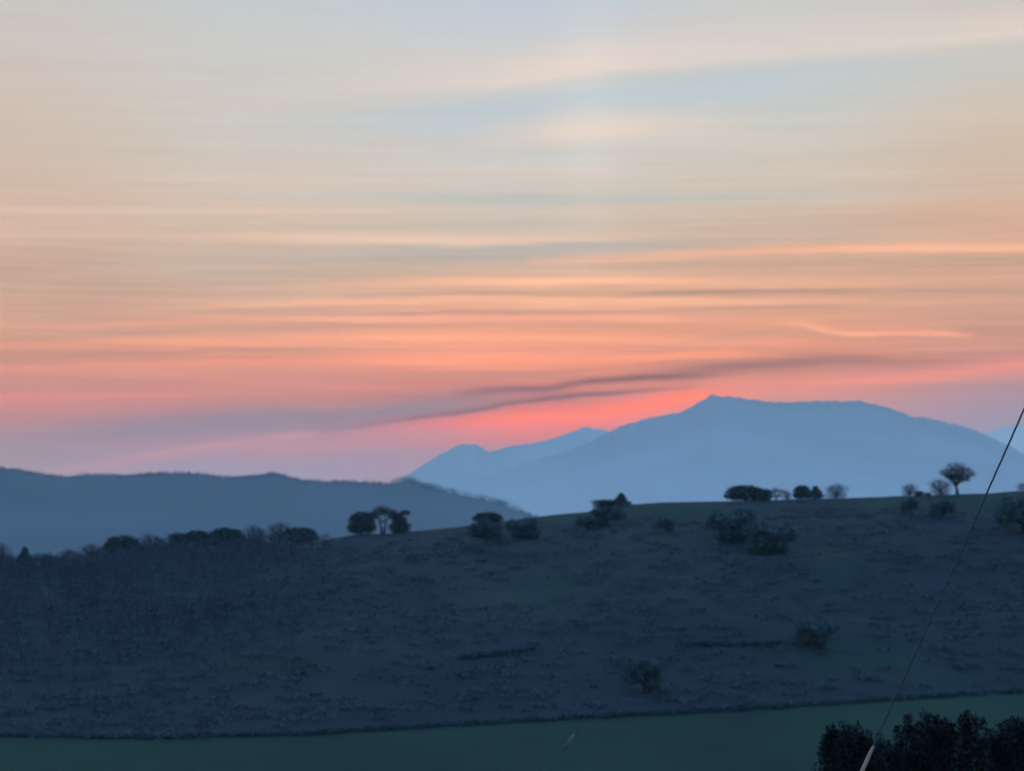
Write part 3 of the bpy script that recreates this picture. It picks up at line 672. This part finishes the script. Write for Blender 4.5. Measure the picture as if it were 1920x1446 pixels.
BANDS = [
 ((226, 212, 202), [(500, 172), (800, 160), (960, 152), (1100, 130), (1300, 112), (1500, 98), (1920, 60)], 44, 13, [(450, 0), (700, .3), (900, .6), (1080, 1), (1200, .9), (1350, .65), (1600, .55), (1920, .7), (2200, .5)]),
 ((191, 202, 206), [(300, 235), (700, 220), (960, 198), (1200, 168), (1500, 136), (1920, 100)], 18, 46, [(250, 0), (500, .3), (800, .75), (960, 1), (1300, 1), (1500, .75), (1750, .35), (2000, .2)]),
 ((228, 212, 199), [(900, 262), (1130, 246), (1450, 240)], 34, 20, [(850, 0), (1000, .5), (1120, .95), (1240, .6), (1450, 0)]),
 ((200, 204, 203), [(850, 298), (1150, 293), (1300, 290)], 8, 8, [(800, 0), (950, .6), (1100, .4), (1300, 0)]),
 ((214, 200, 190), [(300, 330), (1200, 335)], 14, 12, [(200, 0), (450, .5), (1100, .5), (1300, 0)]),
 ((193, 195, 189), [(300, 362), (700, 368), (960, 373), (1400, 366), (1920, 352)], 10, 14, [(300, 0), (480, .3), (800, .75), (1000, .95), (1300, .7), (1500, .55), (1750, .3), (1920, .2)]),
 ((224, 197, 180), [(50, 394), (500, 398), (900, 391), (1200, 392)], 7, 8, [(0, .2), (200, .5), (500, .6), (800, .4), (1200, .3), (1400, 0)]),
 ((198, 186, 174), [(200, 411), (460, 410), (620, 427), (900, 419), (1100, 405), (1500, 425)], 5, 6, [(180, 0), (300, .5), (460, .35), (600, .6), (800, .5), (1000, .4), (1250, .3), (1400, .5), (1600, 0)]),
 ((230, 198, 176), [(0, 440), (500, 444), (900, 450), (1150, 447), (1300, 440)], 13, 9, [(0, .3), (300, .4), (500, .6), (900, .95), (1100, .6), (1300, 0)]),
 ((184, 177, 170), [(100, 488), (500, 478), (800, 473), (1000, 466), (1200, 458), (1500, 443), (1900, 424)], 9, 27, [(100, 0), (300, .4), (600, .7), (850, .95), (1000, 1), (1150, .65), (1350, .4), (1600, .2), (1800, 0)]),
 ((252, 190, 156), [(1000, 493), (1200, 484), (1400, 473), (1600, 467), (1920, 466)], 11, 8, [(980, 0), (1150, .5), (1350, .6), (1550, .9), (1700, 1), (1850, .8), (2000, .9)]),
 ((202, 168, 147), [(1150, 503), (1300, 497), (1600, 487), (1920, 484)], 7, 16, [(1100, 0), (1250, .6), (1500, .6), (1920, .7)]),
 ((254, 192, 157), [(550, 534), (800, 530), (1000, 529), (1150, 526), (1300, 530), (1500, 534), (1920, 520)], 10, 8, [(500, 0), (750, .4), (950, .8), (1100, 1), (1250, .9), (1450, .5), (1700, .3), (1920, .1)]),
 ((178, 149, 135), [(650, 555), (960, 551), (1150, 552), (1300, 548), (1500, 545), (1920, 546)], 4.5, 5, [(620, 0), (850, .6), (1000, .55), (1120, .35), (1220, .85), (1400, 1), (1550, .8), (1750, .35), (1920, .3)]),
 ((250, 188, 154), [(200, 585), (450, 573), (700, 566), (960, 563), (1300, 564), (1600, 560)], 7, 6, [(150, 0), (350, .3), (600, .6), (900, .9), (1150, 1), (1350, .6), (1550, .3), (1650, 0)]),
 ((192, 157, 138), [(500, 595), (700, 590), (960, 584), (1200, 584), (1400, 577), (1600, 572)], 4, 5, [(480, 0), (700, .45), (900, .8), (1050, .7), (1200, .45), (1320, .5), (1450, .7), (1600, .3), (1750, 0)]),
 ((250, 176, 147), [(150, 612), (400, 602), (800, 598), (960, 596), (1100, 597), (1250, 600)], 6, 5, [(100, .1), (350, .6), (600, .7), (900, .8), (1200, .9), (1240, .5), (1290, 0)]),
 ((198, 155, 138), [(0, 632), (200, 626), (400, 619), (800, 611), (1100, 609)], 5, 6, [(0, .5), (200, .8), (450, .6), (750, .5), (1000, .4), (1200, 0)]),
 ((252, 172, 140), [(0, 646), (300, 642), (700, 634), (960, 630), (1200, 634), (1400, 640)], 9, 9, [(0, .4), (300, .5), (600, .75), (900, 1), (1150, 1), (1300, .7), (1500, .2), (1600, 0)]),
 ((198, 146, 131), [(0, 667), (250, 664), (500, 656), (750, 655), (960, 658), (1100, 660)], 4, 5, [(0, .8), (250, .7), (450, .9), (650, .5), (900, .4), (1150, .1)]),
 ((255, 162, 132), [(0, 691), (300, 682), (600, 677), (960, 675), (1150, 676), (1300, 662)], 7, 7, [(0, .25), (300, .35), (600, .55), (850, .8), (1100, .9), (1300, .8), (1420, .3), (1500, 0)]),
 ((194, 142, 134), [(0, 719), (250, 716), (500, 706), (850, 702), (1050, 700)], 6, 8, [(0, .85), (200, .5), (400, .2), (650, .4), (900, .6), (1100, 0)]),
 ((224, 144, 138), [(0, 745), (200, 741), (450, 730)], 7, 12, [(0, .8), (200, .4), (450, 0)]),
 ((213, 160, 138), [(1300, 640), (1400, 626), (1490, 612), (1560, 628), (1650, 640), (1920, 645)], 5, 14, [(1250, 0), (1400, .6), (1500, .7), (1600, .5), (1750, .4), (1920, .3)]),
 ((255, 178, 145), [(1450, 603), (1500, 608), (1545, 620), (1600, 627), (1700, 624), (1760, 625), (1820, 628)], 7, 5, [(1440, 0), (1500, .4), (1550, .9), (1620, 1), (1680, .7), (1760, .9), (1800, .6), (1840, 0)]),
 ((164, 124, 121), [(1200, 703), (1300, 692), (1440, 682), (1550, 676), (1700, 678), (1920, 664)], 11, 13, [(1150, 0), (1250, .35), (1340, .85), (1450, 1), (1560, .9), (1680, .6), (1800, .3), (1920, .1)]),
 ((230, 148, 137), [(1350, 722), (1500, 722), (1650, 712), (1800, 696), (1920, 684), (2100, 670)], 10, 15, [(1300, 0), (1400, .7), (1600, .8), (1800, .8), (1950, .8)]),
 ((150, 137, 151), [(60, 825), (250, 806), (450, 791), (650, 782), (800, 765), (960, 748), (1100, 735)], 27, 25, [(0, .3), (150, .65), (350, .95), (600, 1), (760, 1), (880, .8), (980, .35), (1100, 0)]),
 ((255, 136, 104), [(600, 822), (760, 808), (900, 792), (1050, 780), (1180, 766), (1300, 746), (1400, 740)], 16, 22, [(640, 0), (740, .15), (830, .4), (940, .85), (1050, 1), (1200, 1), (1300, .75), (1400, .2), (1450, 0)]),
 ((188, 145, 155), [(450, 850), (650, 830), (800, 815), (960, 812)], 12, 16, [(400, 0), (600, .6), (750, .8), (880, .5), (960, 0)]),
 ((146, 112, 118), [(860, 738), (940, 730), (1020, 728), (1100, 716), (1200, 709), (1330, 703), (1420, 702)], 7, 8, [(840, 0), (920, .65), (1000, .85), (1100, .9), (1200, 1), (1290, .8), (1360, .3), (1420, 0)]),
 ((142, 116, 127), [(600, 806), (750, 789), (860, 773), (960, 757), (1050, 745), (1150, 738), (1330, 724)], 7, 4, [(560, 0), (700, .5), (850, .8), (960, .9), (1080, .95), (1180, .7), (1330, 0)]),
 ((192, 151, 160), [(60, 890), (250, 858), (400, 834), (500, 821), (590, 811)], 5, 15, [(60, 0), (200, .5), (350, .65), (480, .75), (560, .9), (590, .4), (615, 0)]),
]
for b_ in BANDS: cur = band(cur, *b_, mod=wisp)
# fine streaks
fine = math_('SUBTRACT', noise_(9, 330, 5, 1.7, .62), .5)
soft = math_('SUBTRACT', noise_(7, 60, 4, 6.3, .55), .5)
envf = math_('ADD', .12, fcurve([(0, .3), (SS(960, 780), .5), (SS(960, 700), .9), (SS(960, 560), 1), (SS(960, 430), .5), (SS(960, 200), .15), (1, .05)], s0))
amt = math_('ADD', 1.0, math_('MULTIPLY', envf, math_('ADD', math_('MULTIPLY', fine, .5), math_('MULTIPLY', soft, .22))))
pil = math_('DIVIDE', math_('SUBTRACT', az, azel(1105, 300)[0]), 62/F)       # faint sun pillar above the glow
pil = math_('MULTIPLY', math_('POWER', 2.718, math_('MULTIPLY', math_('MULTIPLY', pil, pil), -1.0)), fcurve([(0, 0), (SS(960, 560), 0), (SS(960, 420), .035), (SS(960, 240), .05), (SS(960, 0), .03), (1, 0)], s0))
amt = math_('ADD', amt, pil)
vm = N.new('ShaderNodeVectorMath'); vm.operation = 'SCALE'; L.new(cur, vm.inputs[0]); L.new(amt, vm.inputs['Scale'])
cur = vm.outputs[0]
# the rest of the dusk sky dome
sun_az, sun_el = azel(1150, 800)[0], math.radians(1.5)
sky = N.new('ShaderNodeTexSky'); sky.sky_type = 'NISHITA'; sky.sun_disc = False; sky.sun_elevation = sun_el; sky.sun_rotation = sun_az
vs = N.new('ShaderNodeVectorMath'); vs.operation = 'SCALE'; L.new(sky.outputs[0], vs.inputs[0]); vs.inputs['Scale'].default_value = .05
DOME_LO, DOME_HI = (.28, .50, .84), (.28, .62, 1.32)
dome = mixc(sstep(Z, 0.0, .7), DOME_LO, DOME_HI)
va = N.new('ShaderNodeVectorMath'); va.operation = 'ADD'; L.new(dome, va.inputs[0]); L.new(vs.outputs[0], va.inputs[1])
dv = Vector((0, 1, .12)).normalized()
dot = math_('ADD', math_('MULTIPLY', Y, dv.y), math_('MULTIPLY', Z, dv.z))
cur = mixc(sstep(dot, math.cos(math.radians(42)), math.cos(math.radians(21))), va.outputs[0], cur)
bg = N.new('ShaderNodeBackground'); L.new(cur, bg.inputs[0]); bg.inputs[1].default_value = 1.0
ow = N.new('ShaderNodeOutputWorld'); L.new(bg.outputs[0], ow.inputs[0])

# ------------------------------------------------------------------ sun (already at the mountain's rim), camera, render settings
sl = bpy.data.lights.new('sun', 'SUN'); sl.energy = .05; sl.angle = math.radians(8); sl.color = (1, .55, .38)
so = bpy.data.objects.new('sun', sl); C.objects.link(so)
so.rotation_euler = Vector((math.sin(sun_az)*math.cos(sun_el), math.cos(sun_az)*math.cos(sun_el), math.sin(sun_el))).to_track_quat('Z', 'Y').to_euler()
cam = bpy.data.cameras.new('camera'); co = bpy.data.objects.new('camera', cam); C.objects.link(co)
cam.sensor_width = 36; cam.lens = 36*F/1920; cam.clip_start = .5; cam.clip_end = 60000
cam.dof.use_dof = True; cam.dof.focus_distance = 17; cam.dof.aperture_fstop = 3.3
co.location = (0, 0, ZC); co.rotation_euler = (math.pi/2+TH, 0, 0)
sc = bpy.context.scene; sc.camera = co
sc.view_settings.view_transform = 'Standard'; sc.view_settings.look = 'None'; sc.view_settings.gamma = 1; sc.view_settings.exposure = 0
cy = sc.cycles; cy.max_bounces = 4; cy.diffuse_bounces = 2; cy.volume_bounces = 0; cy.use_denoising = True; cy.use_adaptive_sampling = True; cy.adaptive_threshold = .02; w.cycles.sampling_method = 'NONE'
